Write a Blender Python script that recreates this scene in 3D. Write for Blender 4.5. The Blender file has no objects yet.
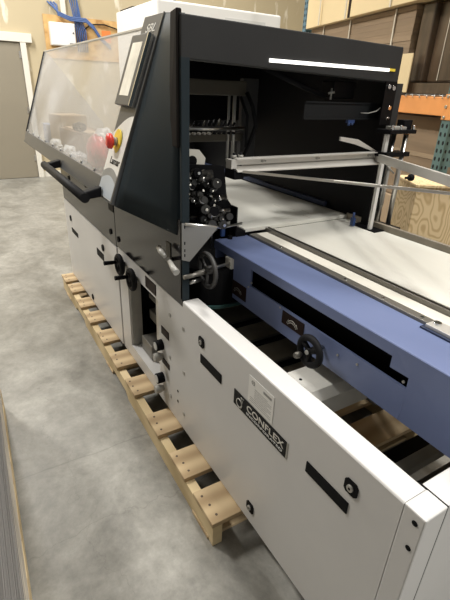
import bpy, bmesh, math, random
from mathutils import Vector, Matrix
random.seed(7)
col = bpy.context.scene.collection
D = bpy.data

# ------------------------------------------------------------------ materials
def mat(name, rgb, rough=0.5, metal=0.0, noise=0.0, nscale=8.0, bump=0.0, bscale=60.0,
        emit=None, stretch=None, spec=0.5, coat=0.0, rgb2=None):
    m = D.materials.new(name); m.use_nodes = True
    nt = m.node_tree; b = nt.nodes['Principled BSDF']
    b.inputs['Base Color'].default_value = (*rgb, 1)
    b.inputs['Roughness'].default_value = rough
    b.inputs['Metallic'].default_value = metal
    b.inputs['Specular IOR Level'].default_value = spec
    b.inputs['Coat Weight'].default_value = coat
    if noise or bump:
        tc = nt.nodes.new('ShaderNodeTexCoord'); mp = nt.nodes.new('ShaderNodeMapping')
        nt.links.new(tc.outputs['Object'], mp.inputs['Vector'])
        if stretch: mp.inputs['Scale'].default_value = stretch
    if noise:
        n = nt.nodes.new('ShaderNodeTexNoise'); n.inputs['Scale'].default_value = nscale
        n.inputs['Detail'].default_value = 6
        nt.links.new(mp.outputs['Vector'], n.inputs['Vector'])
        r = nt.nodes.new('ShaderNodeValToRGB')
        r.color_ramp.elements[0].position = 0.35; r.color_ramp.elements[1].position = 0.65
        lo = rgb2 if rgb2 else tuple(c*(1-noise) for c in rgb)
        hi = rgb if rgb2 else tuple(min(1, c*(1+noise)) for c in rgb)
        r.color_ramp.elements[0].color = (*lo, 1); r.color_ramp.elements[1].color = (*hi, 1)
        nt.links.new(n.outputs['Fac'], r.inputs['Fac'])
        nt.links.new(r.outputs['Color'], b.inputs['Base Color'])
    if bump:
        n2 = nt.nodes.new('ShaderNodeTexNoise'); n2.inputs['Scale'].default_value = bscale
        nt.links.new(mp.outputs['Vector'], n2.inputs['Vector'])
        bp = nt.nodes.new('ShaderNodeBump'); bp.inputs['Strength'].default_value = bump
        bp.inputs['Distance'].default_value = 0.01
        nt.links.new(n2.outputs['Fac'], bp.inputs['Height'])
        nt.links.new(bp.outputs['Normal'], b.inputs['Normal'])
    if emit:
        b.inputs['Emission Color'].default_value = (*rgb, 1)
        b.inputs['Emission Strength'].default_value = emit
    return m

def wood(name, c1, c2, scale=(1, 1, 1), freq=6.0, rough=0.7, dist=4.0):
    m = D.materials.new(name); m.use_nodes = True
    nt = m.node_tree; b = nt.nodes['Principled BSDF']; b.inputs['Roughness'].default_value = rough
    tc = nt.nodes.new('ShaderNodeTexCoord'); mp = nt.nodes.new('ShaderNodeMapping')
    mp.inputs['Scale'].default_value = scale
    w = nt.nodes.new('ShaderNodeTexWave'); w.inputs['Scale'].default_value = freq
    w.inputs['Distortion'].default_value = dist; w.inputs['Detail'].default_value = 3
    w.inputs['Detail Scale'].default_value = 1.2
    n = nt.nodes.new('ShaderNodeTexNoise'); n.inputs['Scale'].default_value = 4; n.inputs['Detail'].default_value = 5
    mx = nt.nodes.new('ShaderNodeMath'); mx.operation = 'MULTIPLY_ADD'; mx.inputs[1].default_value = 0.55
    sc = nt.nodes.new('ShaderNodeMath'); sc.operation = 'MULTIPLY'; sc.inputs[1].default_value = 0.5
    r = nt.nodes.new('ShaderNodeValToRGB')
    r.color_ramp.elements[0].color = (*c1, 1); r.color_ramp.elements[1].color = (*c2, 1)
    r.color_ramp.elements[0].position = 0.15; r.color_ramp.elements[1].position = 0.85
    L = nt.links.new
    L(tc.outputs['Object'], mp.inputs['Vector']); L(mp.outputs['Vector'], w.inputs['Vector'])
    L(mp.outputs['Vector'], n.inputs['Vector']); L(n.outputs['Fac'], sc.inputs[0])
    L(w.outputs['Fac'], mx.inputs[0]); L(sc.outputs[0], mx.inputs[2])
    L(mx.outputs[0], r.inputs['Fac']); L(r.outputs['Color'], b.inputs['Base Color'])
    return m

def contour_wood(name, c1, c2, scale, k=9.0):
    m = D.materials.new(name); m.use_nodes = True
    nt = m.node_tree; b = nt.nodes['Principled BSDF']; b.inputs['Roughness'].default_value = 0.6; L = nt.links.new
    tc = nt.nodes.new('ShaderNodeTexCoord'); mp = nt.nodes.new('ShaderNodeMapping'); mp.inputs['Scale'].default_value = scale
    n = nt.nodes.new('ShaderNodeTexNoise'); n.inputs['Scale'].default_value = 2.4; n.inputs['Detail'].default_value = 1.5
    a = nt.nodes.new('ShaderNodeMath'); a.operation = 'MULTIPLY'; a.inputs[1].default_value = k*6.28
    q = nt.nodes.new('ShaderNodeMath'); q.operation = 'SINE'
    mr = nt.nodes.new('ShaderNodeMapRange'); mr.inputs[1].default_value = -1
    r = nt.nodes.new('ShaderNodeValToRGB'); r.color_ramp.elements[0].color = (*c1, 1); r.color_ramp.elements[1].color = (*c2, 1)
    r.color_ramp.elements[1].position = 0.6
    L(tc.outputs['Object'], mp.inputs['Vector']); L(mp.outputs['Vector'], n.inputs['Vector']); L(n.outputs['Fac'], a.inputs[0])
    L(a.outputs[0], q.inputs[0]); L(q.outputs[0], mr.inputs[0]); L(mr.outputs[0], r.inputs['Fac']); L(r.outputs['Color'], b.inputs['Base Color'])
    return m

def floor_mat():
    m = D.materials.new('polished_concrete'); m.use_nodes = True
    nt = m.node_tree; b = nt.nodes['Principled BSDF']; L = nt.links.new; N = nt.nodes.new
    tc = N('ShaderNodeTexCoord')
    n1 = N('ShaderNodeTexNoise'); n1.inputs['Scale'].default_value = 2.3; n1.inputs['Detail'].default_value = 9
    n1.inputs['Roughness'].default_value = 0.68; n1.inputs['Distortion'].default_value = 0.6
    L(tc.outputs['Object'], n1.inputs['Vector'])
    r = N('ShaderNodeValToRGB'); r.color_ramp.elements[0].position = 0.36; r.color_ramp.elements[1].position = 0.66
    r.color_ramp.elements[0].color = (0.172, 0.165, 0.144, 1); r.color_ramp.elements[1].color = (0.300, 0.290, 0.258, 1)
    L(n1.outputs['Fac'], r.inputs['Fac'])
    # dark specks
    n3 = N('ShaderNodeTexVoronoi'); n3.inputs['Scale'].default_value = 4.5; L(tc.outputs['Object'], n3.inputs['Vector'])
    c3 = N('ShaderNodeMath'); c3.operation = 'LESS_THAN'; c3.inputs[1].default_value = 0.045
    L(n3.outputs['Distance'], c3.inputs[0])
    # saw-cut joint at x=-1.65 and fine wandering cracks
    sep = N('ShaderNodeSeparateXYZ'); L(tc.outputs['Object'], sep.inputs[0])
    nw = N('ShaderNodeTexNoise'); nw.inputs['Scale'].default_value = 5; nw.inputs['Detail'].default_value = 6
    L(tc.outputs['Object'], nw.inputs['Vector'])
    def line(axis, pos, amp, width):
        a = N('ShaderNodeMath'); a.operation = 'MULTIPLY_ADD'; a.inputs[1].default_value = amp
        L(nw.outputs['Fac'], a.inputs[0]); L(sep.outputs[axis], a.inputs[2])
        s = N('ShaderNodeMath'); s.operation = 'SUBTRACT'; s.inputs[1].default_value = pos + amp*0.5
        L(a.outputs[0], s.inputs[0])
        ab = N('ShaderNodeMath'); ab.operation = 'ABSOLUTE'; L(s.outputs[0], ab.inputs[0])
        lt = N('ShaderNodeMath'); lt.operation = 'LESS_THAN'; lt.inputs[1].default_value = width
        L(ab.outputs[0], lt.inputs[0]); return lt
    l1 = line('X', -1.65, 0.05, 0.0035); l2 = line('X', -1.27, 0.25, 0.002); l3 = line('Y', -0.50, 0.5, 0.0016)
    lx = line('X', -5.2, 0.05, 0.005)
    cur = c3
    for l in (l1, l2, l3, lx):
        mxn = N('ShaderNodeMath'); mxn.operation = 'MAXIMUM'; L(cur.outputs[0], mxn.inputs[0]); L(l.outputs[0], mxn.inputs[1]); cur = mxn
    sc = N('ShaderNodeMath'); sc.operation = 'MULTIPLY'; sc.inputs[1].default_value = 0.30; L(cur.outputs[0], sc.inputs[0])
    mx = N('ShaderNodeMix'); mx.data_type = 'RGBA'; L(sc.outputs[0], mx.inputs[0]); L(r.outputs['Color'], mx.inputs[6])
    mx.inputs[7].default_value = (0.10, 0.09, 0.075, 1)
    nf = N('ShaderNodeTexNoise'); nf.inputs['Scale'].default_value = 14; nf.inputs['Detail'].default_value = 10; nf.inputs['Roughness'].default_value = 0.75
    L(tc.outputs['Object'], nf.inputs['Vector'])
    mrf = N('ShaderNodeMapRange'); mrf.inputs[1].default_value = 0.3; mrf.inputs[2].default_value = 0.7; mrf.inputs[3].default_value = 0.72; mrf.inputs[4].default_value = 1.2
    L(nf.outputs['Fac'], mrf.inputs[0])
    vm = N('ShaderNodeVectorMath'); vm.operation = 'SCALE'; L(mx.outputs[2], vm.inputs[0]); L(mrf.outputs[0], vm.inputs['Scale'])
    L(vm.outputs[0], b.inputs['Base Color'])
    r2 = N('ShaderNodeMapRange'); r2.inputs[3].default_value = 0.3; r2.inputs[4].default_value = 0.55
    L(n1.outputs['Fac'], r2.inputs[0]); L(r2.outputs[0], b.inputs['Roughness'])
    bp = N('ShaderNodeBump'); bp.inputs['Strength'].default_value = 0.08; L(n1.outputs['Fac'], bp.inputs['Height'])
    L(bp.outputs['Normal'], b.inputs['Normal'])
    return m

def drywall_mat():
    m = D.materials.new('taped_drywall'); m.use_nodes = True
    nt = m.node_tree; b = nt.nodes['Principled BSDF']; b.inputs['Roughness'].default_value = 0.85
    L = nt.links.new; N = nt.nodes.new
    tc = N('ShaderNodeTexCoord'); mp = N('ShaderNodeMapping'); mp.inputs['Scale'].default_value = (1, 3.2, 1.1)
    n = N('ShaderNodeTexNoise'); n.inputs['Scale'].default_value = 1.7; n.inputs['Detail'].default_value = 4
    L(tc.outputs['Object'], mp.inputs['Vector']); L(mp.outputs['Vector'], n.inputs['Vector'])
    r = N('ShaderNodeValToRGB'); e = r.color_ramp.elements
    e[0].position = 0.60; e[0].color = (0.50, 0.42, 0.275, 1); e[1].position = 0.68; e[1].color = (0.72, 0.66, 0.53, 1)
    L(n.outputs['Fac'], r.inputs['Fac']); L(r.outputs['Color'], b.inputs['Base Color'])
    return m

def glass_mat():
    m = D.materials.new('clear_acrylic'); m.use_nodes = True
    nt = m.node_tree; nt.nodes.clear(); N = nt.nodes.new; L = nt.links.new
    out = N('ShaderNodeOutputMaterial'); t = N('ShaderNodeBsdfTransparent'); t.inputs[0].default_value = (0.90, 0.91, 0.93, 1)
    g = N('ShaderNodeBsdfGlossy'); g.inputs['Roughness'].default_value = 0.03
    d = N('ShaderNodeBsdfDiffuse'); d.inputs[0].default_value = (0.82, 0.82, 0.83, 1)
    lw = N('ShaderNodeLayerWeight'); lw.inputs[0].default_value = 0.45
    fr = N('ShaderNodeMapRange'); fr.inputs[3].default_value = 0.03; fr.inputs[4].default_value = 0.24
    L(lw.outputs['Facing'], fr.inputs[0])
    ma = N('ShaderNodeMixShader'); mb = N('ShaderNodeMixShader')
    tc = N('ShaderNodeTexCoord'); n = N('ShaderNodeTexNoise'); n.inputs['Scale'].default_value = 1.6
    n.inputs['Detail'].default_value = 1.5
    L(tc.outputs['Object'], n.inputs['Vector'])
    mr = N('ShaderNodeMapRange'); mr.inputs[1].default_value = 0.35; mr.inputs[2].default_value = 0.65
    mr.inputs[3].default_value = 0.05; mr.inputs[4].default_value = 0.26
    L(n.outputs['Fac'], mr.inputs[0])
    L(mr.outputs[0], ma.inputs[0]); L(t.outputs[0], ma.inputs[1]); L(d.outputs[0], ma.inputs[2])
    L(fr.outputs[0], mb.inputs[0]); L(ma.outputs[0], mb.inputs[1]); L(g.outputs[0], mb.inputs[2])
    L(mb.outputs[0], out.inputs[0])
    return m

def plastic_film():
    m = D.materials.new('clear_plastic'); m.use_nodes = True
    b = m.node_tree.nodes['Principled BSDF']
    b.inputs['Base Color'].default_value = (0.85, 0.86, 0.85, 1); b.inputs['Roughness'].default_value = 0.15
    b.inputs['Alpha'].default_value = 0.45
    return m

M = dict(
    wheelgrey=mat('worn_grey_rubber', (0.055, 0.054, 0.052), 0.5),
    rollgrey=mat('dark_roller_metal', (0.07, 0.068, 0.064), 0.3, 0.6),
    chan=mat('dark_channel_paint', (0.013, 0.014, 0.015), 0.5, spec=0.15),
    white=mat('white_panel_paint', (0.60, 0.59, 0.575), 0.36, noise=0.03, nscale=3, coat=0.1),
    whitetop=mat('white_panel_top', (0.66, 0.645, 0.61), 0.38, bump=0.05, bscale=30),
    dark=mat('dark_gloss_paint', (0.014, 0.013, 0.015), 0.14, spec=0.22),
    navy=mat('dark_blue_grey_paint', (0.018, 0.026, 0.031), 0.5, spec=0.16),
    greyfr=mat('grey_frame_paint', (0.075, 0.077, 0.078), 0.4),
    hood=mat('black_hood_paint', (0.030, 0.030, 0.030), 0.55, spec=0.2, noise=0.08, nscale=4),
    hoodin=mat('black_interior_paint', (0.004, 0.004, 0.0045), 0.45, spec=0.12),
    black=mat('black_plastic', (0.006, 0.006, 0.007), 0.55, spec=0.08),
    rubber=mat('black_rubber', (0.009, 0.009, 0.010), 0.6, spec=0.12),
    velcro=mat('brown_black_strip', (0.011, 0.009, 0.008), 0.75, spec=0.1, noise=0.25, nscale=20, stretch=(1, 1, 0.2)),
    olive=mat('dark_olive_steel', (0.050, 0.044, 0.030), 0.5, 0.3),
    steel=mat('brushed_steel', (0.60, 0.59, 0.56), 0.28, 1.0, noise=0.08, nscale=20),
    chrome=mat('chrome', (0.75, 0.75, 0.74), 0.12, 1.0),
    alu=mat('aluminium', (0.62, 0.60, 0.56), 0.42, 0.55),
    greysteel=mat('dull_grey_steel', (0.36, 0.35, 0.32), 0.45, 0.25, noise=0.12, nscale=10),
    tri=mat('grey_bracket_plate', (0.30, 0.295, 0.28), 0.45, 0.4),
    dkmetal=mat('dark_bare_metal', (0.30, 0.265, 0.21), 0.4, 0.1, noise=0.25, nscale=7),
    midmetal=mat('mid_dark_metal', (0.17, 0.16, 0.14), 0.35, 0.4),
    blue=mat('blue_machine_paint', (0.130, 0.165, 0.300), 0.42, noise=0.03, nscale=5),
    bluecl=mat('blue_clip', (0.025, 0.055, 0.16), 0.4),
    dblue=mat('dark_blue_strip', (0.03, 0.04, 0.075), 0.45, spec=0.2),
    sheet=wood('cream_plate', (0.57, 0.555, 0.495), (0.66, 0.65, 0.59), (0.4, 3, 1), 0.8, 0.5, 6),
    cream=mat('cream_strip', (0.70, 0.67, 0.59), 0.5),
    deck=wood('pallet_deck_wood', (0.34, 0.235, 0.125), (0.58, 0.44, 0.26), (2.0, 0.7, 1), 1.1, 0.75, 9),
    strw=wood('pallet_stringer_wood', (0.45, 0.34, 0.18), (0.68, 0.54, 0.32), (0.4, 1, 3), 1.5, 0.8, 5),
    nail=mat('nail_head', (0.10, 0.07, 0.05), 0.5, 0.5),
    ply=contour_wood('plywood', (0.54, 0.38, 0.19), (0.74, 0.57, 0.33), (3.0, 3.0, 1.4), 17.0), bracket=mat('light_grey_bracket', (0.82, 0.80, 0.74), 0.4, noise=0.06, nscale=12),
    osb=wood('plywood_orange', (0.40, 0.20, 0.06), (0.66, 0.42, 0.17), (1, 2, 3), 1.6, 0.6, 8),
    carton=mat('brown_cardboard', (0.30, 0.215, 0.135), 0.8, noise=0.12, nscale=3, stretch=(0.4, 0.4, 6)),
    carton2=mat('light_brown_cardboard', (0.42, 0.31, 0.20), 0.8, noise=0.1, nscale=3),
    tan=mat('tan_board', (0.78, 0.62, 0.36), 0.8, noise=0.04, nscale=2),
    wrapped=mat('dark_wrapped_board', (0.085, 0.056, 0.034), 0.3, noise=0.35, nscale=5, stretch=(2, 2, 0.5), bump=0.4, bscale=9),
    strap=mat('pale_strap', (0.70, 0.64, 0.52), 0.6),
    whitebox=mat('white_wrap', (0.80, 0.79, 0.76), 0.45, bump=0.15, bscale=3),
    orange=mat('orange_beam_paint', (0.90, 0.37, 0.11), 0.45, noise=0.06, nscale=6),
    teal=mat('teal_upright_paint', (0.115, 0.195, 0.185), 0.5, noise=0.08, nscale=8),
    tealdk=mat('blue_upright_paint', (0.10, 0.20, 0.26), 0.5),
    hole=mat('slot_hole', (0.01, 0.012, 0.012), 0.8),
    wire=mat('galvanised_wire', (0.50, 0.50, 0.48), 0.4, 0.7),
    red=mat('red_plastic', (0.72, 0.045, 0.035), 0.35),
    redbag=mat('red_bag_film', (0.75, 0.05, 0.06), 0.3, noise=0.5, nscale=18),
    yellow=mat('yellow_plate', (0.80, 0.60, 0.05), 0.5),
    silver=mat('silver_overlay', (0.74, 0.73, 0.70), 0.4, 0.1),
    paleb=mat('pale_blue_overlay', (0.42, 0.46, 0.50), 0.4),
    screen=mat('screen_glass', (0.82, 0.80, 0.72), 0.15, noise=0.15, nscale=6),
    label=mat('brown_black_label', (0.018, 0.010, 0.008), 0.5, spec=0.12),
    labwhite=mat('printed_white', (0.66, 0.66, 0.64), 0.5),
    labgrey=mat('printed_grey', (0.25, 0.25, 0.24), 0.5),
    sticker=mat('silver_sticker', (0.74, 0.73, 0.70), 0.4),
    wprint=mat('white_print', (0.62, 0.60, 0.55), 0.5),
    logoblk=mat('black_print', (0.010, 0.010, 0.010), 0.5, spec=0.12),
    doorp=mat('taupe_door_paint', (0.25, 0.22, 0.165), 0.55, noise=0.03, nscale=2),
    trim=mat('off_white_trim', (0.72, 0.69, 0.61), 0.55),
    wallw=mat('warehouse_wall', (0.62, 0.56, 0.45), 0.85),
    ceil=mat('ceiling_white', (0.7, 0.7, 0.68), 0.9),
    cable=mat('blue_data_cable', (0.07, 0.13, 0.32), 0.5),
    led=mat('led_strip', (1.0, 0.98, 0.93), 0.5, emit=1.5),
    gboard=mat('grey_chipboard', (0.21, 0.20, 0.19), 0.85, noise=0.12, nscale=5, stretch=(0.3, 1, 60)),
    gboard2=mat('pale_chipboard', (0.40, 0.36, 0.30), 0.85, noise=0.2, nscale=5),
    glass=glass_mat(), film=plastic_film(), floor=floor_mat(), dry=drywall_mat(),
    hose=mat('clear_grey_hose', (0.35, 0.35, 0.33), 0.3),
    gauge=mat('gauge_face', (0.5, 0.5, 0.48), 0.3),
    knobw=mat('frosted_knob', (0.38, 0.37, 0.34), 0.25),
    paper=mat('white_paper', (0.75, 0.73, 0.68), 0.7),
    orangeply=mat('orange_tape', (0.75, 0.22, 0.05), 0.6),
    tealedge=mat('dark_teal_edge', (0.03, 0.07, 0.065), 0.3),
)

# ------------------------------------------------------------------ mesh builder
class MB:
    def __init__(s): s.bm = bmesh.new(); s.mats = []
    def mi(s, m):
        if m is None: return 0
        if m not in s.mats: s.mats.append(m)
        return s.mats.index(m)
    def _fin(s, verts, m):
        i = s.mi(m)
        for f in {f for v in verts for f in v.link_faces}: f.material_index = i
    def box(s, x0, x1, y0, y1, z0, z1, m=None):
        return s.hexa([(x0,y0,z0),(x1,y0,z0),(x1,y1,z0),(x0,y1,z0),(x0,y0,z1),(x1,y0,z1),(x1,y1,z1),(x0,y1,z1)], m)
    def hexa(s, p, m=None):
        v = [s.bm.verts.new(q) for q in p]
        for a in ((3,2,1,0),(4,5,6,7),(0,1,5,4),(1,2,6,5),(2,3,7,6),(3,0,4,7)): s.bm.faces.new([v[i] for i in a])
        s._fin(v, m); return s
    def prism(s, pts, off, m=None):
        off = Vector(off); n = len(pts)
        a = [s.bm.verts.new(q) for q in pts]; b = [s.bm.verts.new(Vector(q)+off) for q in pts]
        s.bm.faces.new(a[::-1]); s.bm.faces.new(b)
        for i in range(n): s.bm.faces.new((a[i], a[(i+1)%n], b[(i+1)%n], b[i]))
        s._fin(a+b, m); return s
    def tube(s, path, r, m=None, n=12, caps=True):
        path = [Vector(p) for p in path]; rings = []
        for i, p in enumerate(path):
            t = (path[min(i+1, len(path)-1)] - path[max(i-1, 0)]).normalized()
            up = Vector((0,0,1)) if abs(t.z) < 0.9 else Vector((1,0,0))
            u = t.cross(up).normalized(); w = t.cross(u)
            rr = r[i] if isinstance(r, (list, tuple)) else r
            rings.append([s.bm.verts.new(p + (u*math.cos(k*2*math.pi/n) + w*math.sin(k*2*math.pi/n))*rr) for k in range(n)])
        for a, b in zip(rings, rings[1:]):
            for k in range(n): s.bm.faces.new((a[k], a[(k+1)%n], b[(k+1)%n], b[k])).smooth = True
        if caps:
            s.bm.faces.new(rings[0][::-1]); s.bm.faces.new(rings[-1])
        s._fin([v for g in rings for v in g], m); return s
    def ring(s, c, axis, R, r, m=None, n=36, k=10):
        c = Vector(c); ax = Vector(axis).normalized()
        up = Vector((0,0,1)) if abs(ax.z) < 0.9 else Vector((1,0,0))
        u = ax.cross(up).normalized(); w = ax.cross(u); rings = []
        for i in range(n):
            a = i*2*math.pi/n; dr = u*math.cos(a)+w*math.sin(a)
            rings.append([s.bm.verts.new(c + dr*(R + r*math.cos(j*2*math.pi/k)) + ax*r*math.sin(j*2*math.pi/k)) for j in range(k)])
        for i in range(n):
            a, b = rings[i], rings[(i+1)%n]
            for j in range(k): s.bm.faces.new((a[j], a[(j+1)%k], b[(j+1)%k], b[j])).smooth = True
        s._fin([v for g in rings for v in g], m); return s
    def blob(s, c, r, m=None, sub=2, amp=0.0, sc=(1,1,1)):
        g = bmesh.ops.create_icosphere(s.bm, subdivisions=sub, radius=1)['verts']
        for v in g:
            k = 1 + random.uniform(-amp, amp)
            v.co = Vector(c) + Vector((v.co.x*r*sc[0]*k, v.co.y*r*sc[1]*k, v.co.z*r*sc[2]*k))
        for f in {f for v in g for f in v.link_faces}: f.smooth = True
        s._fin(g, m); return s
    def build(s, name, m=None, parent=None, bevel=0.0, seg=2):
        me = D.meshes.new(name)
        if m is not None and not s.mats: s.mats = [m]
        bmesh.ops.recalc_face_normals(s.bm, faces=s.bm.faces)
        s.bm.to_mesh(me); s.bm.free()
        for q in s.mats: me.materials.append(q)
        o = D.objects.new(name, me); col.objects.link(o)
        if parent: o.parent = parent
        if bevel:
            b = o.modifiers.new('bevel', 'BEVEL'); b.width = bevel; b.segments = seg; b.limit_method = 'ANGLE'
            b.angle_limit = math.radians(35)
        return o

def tag(o, label=None, cat=None, group=None, kind=None):
    if label: o['label'] = label
    if cat: o['category'] = cat
    if group: o['group'] = group
    if kind: o['kind'] = kind
    return o
def thing(name, label, cat, loc=(0,0,0), group=None):
    o = D.objects.new(name, None); col.objects.link(o); o.location = loc; o.empty_display_size = 0.1
    return tag(o, label, cat, group)
def struct(o): o['kind'] = 'structure'; return o

def text_mesh(name, body, m, origin, xdir, ydir, size, parent=None, depth=0.0006, shear=0.0, width=None, bold=0.0):
    cu = D.curves.new(name+'_c', 'FONT'); cu.body = body; cu.size = 1.0; cu.shear = shear; cu.offset = bold
    cu.extrude = 0.001
    to = D.objects.new(name+'_t', cu); col.objects.link(to)
    bpy.context.view_layer.update()
    me = D.meshes.new_from_object(to); D.objects.remove(to)
    xs = [v.co.x for v in me.vertices]; ys = [v.co.y for v in me.vertices]
    x0, x1, y0, y1 = min(xs), max(xs), min(ys), max(ys)
    sx = (width/(x1-x0)) if width else size/(y1-y0); sy = size/(y1-y0)
    X = Vector(xdir).normalized(); Y = Vector(ydir).normalized(); Z = X.cross(Y)
    O = Vector(origin)
    for v in me.vertices:
        v.co = O + X*((v.co.x-x0)*sx) + Y*((v.co.y-y0)*sy) + Z*(depth if v.co.z > 0 else -0.0002)
    me.materials.append(m)
    o = D.objects.new(name, me); col.objects.link(o)
    if parent: o.parent = parent
    return o

# ------------------------------------------------------------------ the setting
struct(MB().box(-9.2, 3.0, -5.5, 7.2, -0.1, 0.0).build('floor', M['floor']))
WX = -8.94
struct(MB().box(WX-0.15, WX, -5.5, 7.2, 0, 6.2).build('wall_back', M['dry']))
struct(MB().box(WX, 3.0, 7.05, 7.2, 0, 6.2).build('wall_right', M['wallw']))
struct(MB().box(WX-0.15, 3.0, -5.5, 7.2, 6.2, 6.3).build('ceiling', M['ceil']))
for i, (x0, x1) in enumerate(((-6.5, -4.6), (-4.6, -6.5), (-2.7, -4.6), (-8.4, -6.5))):  # unseen diagonal bars, added only to reflect as white streaks in the acrylic cover
    q = MB(); q.hexa([(x0-.09, -5.35, 1.2), (x0+.09, -5.35, 1.2), (x0+.09, -5.25, 1.2), (x0-.09, -5.25, 1.2), (x1-.09, -5.35, 6.1), (x1+.09, -5.35, 6.1), (x1+.09, -5.25, 6.1), (x1-.09, -5.25, 6.1)])
    struct(q.build('trim_%d' % (i+2), M['trim']))
struct(MB().box(-9.2, 3.0, -5.65, -5.5, 0, 6.2).build('wall_left', mat('left_wall_paint', (0.34, 0.31, 0.27), 0.85)))
door = struct(MB().box(WX, WX+0.045, -0.32, 0.605, 0.005, 2.17).build('door_1', M['doorp'], bevel=0.004))
fr = MB()
fr.box(WX, WX+0.075, 0.61, 0.70, 0, 2.18); fr.box(WX, WX+0.075, -0.42, -0.325, 0, 2.18)
fr.box(WX, WX+0.08, -0.50, 0.80, 2.18, 2.31)
fr.build('door_frame', M['trim'], door, bevel=0.004)
hg = MB()
for z in (0.3, 1.1, 1.95): hg.box(WX+0.045, WX+0.055, 0.575, 0.605, z, z+0.1)
hg.build('hinge', M['steel'], door)
struct(MB().box(WX, WX+0.02, 0.70, 7.05, 0, 0.10).build('baseboard_back', M['trim']))
# drywall studs / joint strips on the back wall
struct(MB().box(WX, WX+0.05, 1.33, 1.41, 2.62, 4.4).build('trim_1', M['trim'], bevel=0.006))

# things on the back wall
bb = tag(MB().box(WX+0.001, WX+0.02, 1.03, 2.42, 1.98, 2.62).build('plywood_backboard', M['osb']),
         'orange-brown plywood board fixed to the far wall behind white box and blue cables', 'board')
cb = thing('wall_cabinet', 'small white steel cabinet mounted on plywood board on far wall', 'cabinet', (WX+0.02, 1.3, 2.17))
MB().box(0, 0.11, -0.20, 0.21, 0.0, 0.34).build('cabinet_body', M['whitebox'], cb, 0.006)
MB().box(0.11, 0.116, -0.19, 0.20, 0.01, 0.33).build('cabinet_door', M['whitebox'], cb, 0.003)
MB().box(0.116, 0.118, 0.10, 0.185, 0.015, 0.05).build('printed_label', M['labgrey'], cb)
MB().tube([(0.114, 0.175, 0.20), (0.124, 0.175, 0.20)], 0.012).build('cabinet_lock', M['black'], cb)
cab = thing('data_cable_bundle', 'bundle of blue data cables dropping down the far wall over plywood', 'cables', (WX+0.03, 1.5, 2.2))
for i in range(6):
    y = 1.50 + i*0.022
    p = [(WX+0.045+0.01*(i%2), y+0.03*math.sin(k*0.7+i), 6.15-k*0.46) for k in range(8)] + \
        [(WX+0.05, y+0.03, 2.62), (WX+0.055, y+0.05+0.01*i, 2.42), (WX+0.05, y+0.06+0.01*i, 2.1)]
    o = MB().tube([Vector(q)-cab.location for q in p], 0.010, n=8).build('data_cable', M['cable'], cab)
cb2 = thing('looped_data_cables', 'blue data cables crossing the plywood sideways above the white cabinet', 'cables', (WX+0.06, 1.17, 2.75))
for i in range(3):
    dz = i*0.022
    p = [(WX+0.018, 1.13+i*0.05, 2.80), (WX+0.08, 1.16+i*0.05, 2.76), (WX+0.11, 1.26, 2.66-dz), (WX+0.11, 1.45, 2.60-dz), (WX+0.10, 1.72, 2.60-dz),
         (WX+0.09, 1.85, 2.50-dz), (WX+0.08, 1.95, 2.36-dz), (WX+0.06, 2.13, 2.22-dz)]
    MB().tube([Vector(q)-cb2.location for q in p], 0.014, n=8).build('data_cable', M['cable'], cb2)
tag(MB().tube([(WX+0.045, 1.62, 2.22), (WX+0.05, 1.66, 2.42), (WX+0.05, 1.80, 2.53), (WX+0.05, 2.05, 2.55), (WX+0.05, 2.28, 2.50), (WX+0.04, 2.33, 2.32)], 0.011, n=8).build('black_cable', M['rubber']),
    'thin black cable arching over the plywood beside the orange panel', 'cable')
tag(MB().box(WX+0.02, WX+0.03, 2.0, 2.16, 2.28, 2.46).build('orange_tag', M['orangeply']), 'small orange square sheet on plywood at right of the blue cables', 'sheet')

# big white wrapped crate behind the machine
wc = thing('wrapped_crate', 'tall white wrapped crate standing behind the machine hood', 'crate', (-5.46, 1.61, 0))
MB().box(-1.45, 0.0, 0.0, 1.75, 0.12, 2.50).build('crate_body', M['whitebox'], wc, 0.02)
MB().box(-1.40, -0.05, 0.05, 1.7, 0.0, 0.12).build('crate_base', M['strw'], wc)
MB().box(0.0, 0.004, 0.9, 1.5, 2.26, 2.40).build('faded_label', mat('faded_print', (0.66, 0.66, 0.64), 0.6), wc)
tag(MB().tube([(-6.9, 1.68, 2.52), (-6.4, 1.66, 2.515), (-6.25, 1.75, 2.515), (-5.9, 1.70, 2.515), (-5.6, 1.9, 2.515)], 0.012, n=8).build('loose_cable', M['rubber']),
    'black cable lying on top of the tall white crate', 'cable')

# ------------------------------------------------------------------ pallet under machine
pal = thing('timber_pallet', 'long pale timber pallet on concrete floor under the machine front', 'pallet', (-2.28, 0.5, 0))
def pl(x, y, z): return (x+2.28, y-0.5, z)
XA, XB = -3.655, -0.945
for (y0, y1) in ((-0.106, -0.064), (0.46, 0.50), (1.06, 1.10)):
    seg = MB()
    nn = 26; x0 = XA; 
    # stringer with notches: profile polygon extruded in y
    prof = [(XA, 0.0)]
    for cx in (-3.05, -2.10):
        prof += [(cx-0.15, 0.0), (cx-0.12, 0.034), (cx+0.12, 0.034), (cx+0.15, 0.0)]
    prof += [(XB, 0.0), (XB, 0.105), (XA, 0.105)]
    seg.prism([pl(a, y0, b) for a, b in prof], (0, y1-y0, 0)).build('stringer', M['strw'], pal, 0.002)
boards = [(-3.66, -3.48), (-3.425, -3.25), (-3.12, -2.96), (-2.865, -2.70), (-2.57, -2.405), (-2.27, -2.10), (-1.975, -1.81), (-1.64, -1.475), (-1.352, -1.188), (-1.11, -0.943)]
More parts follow.
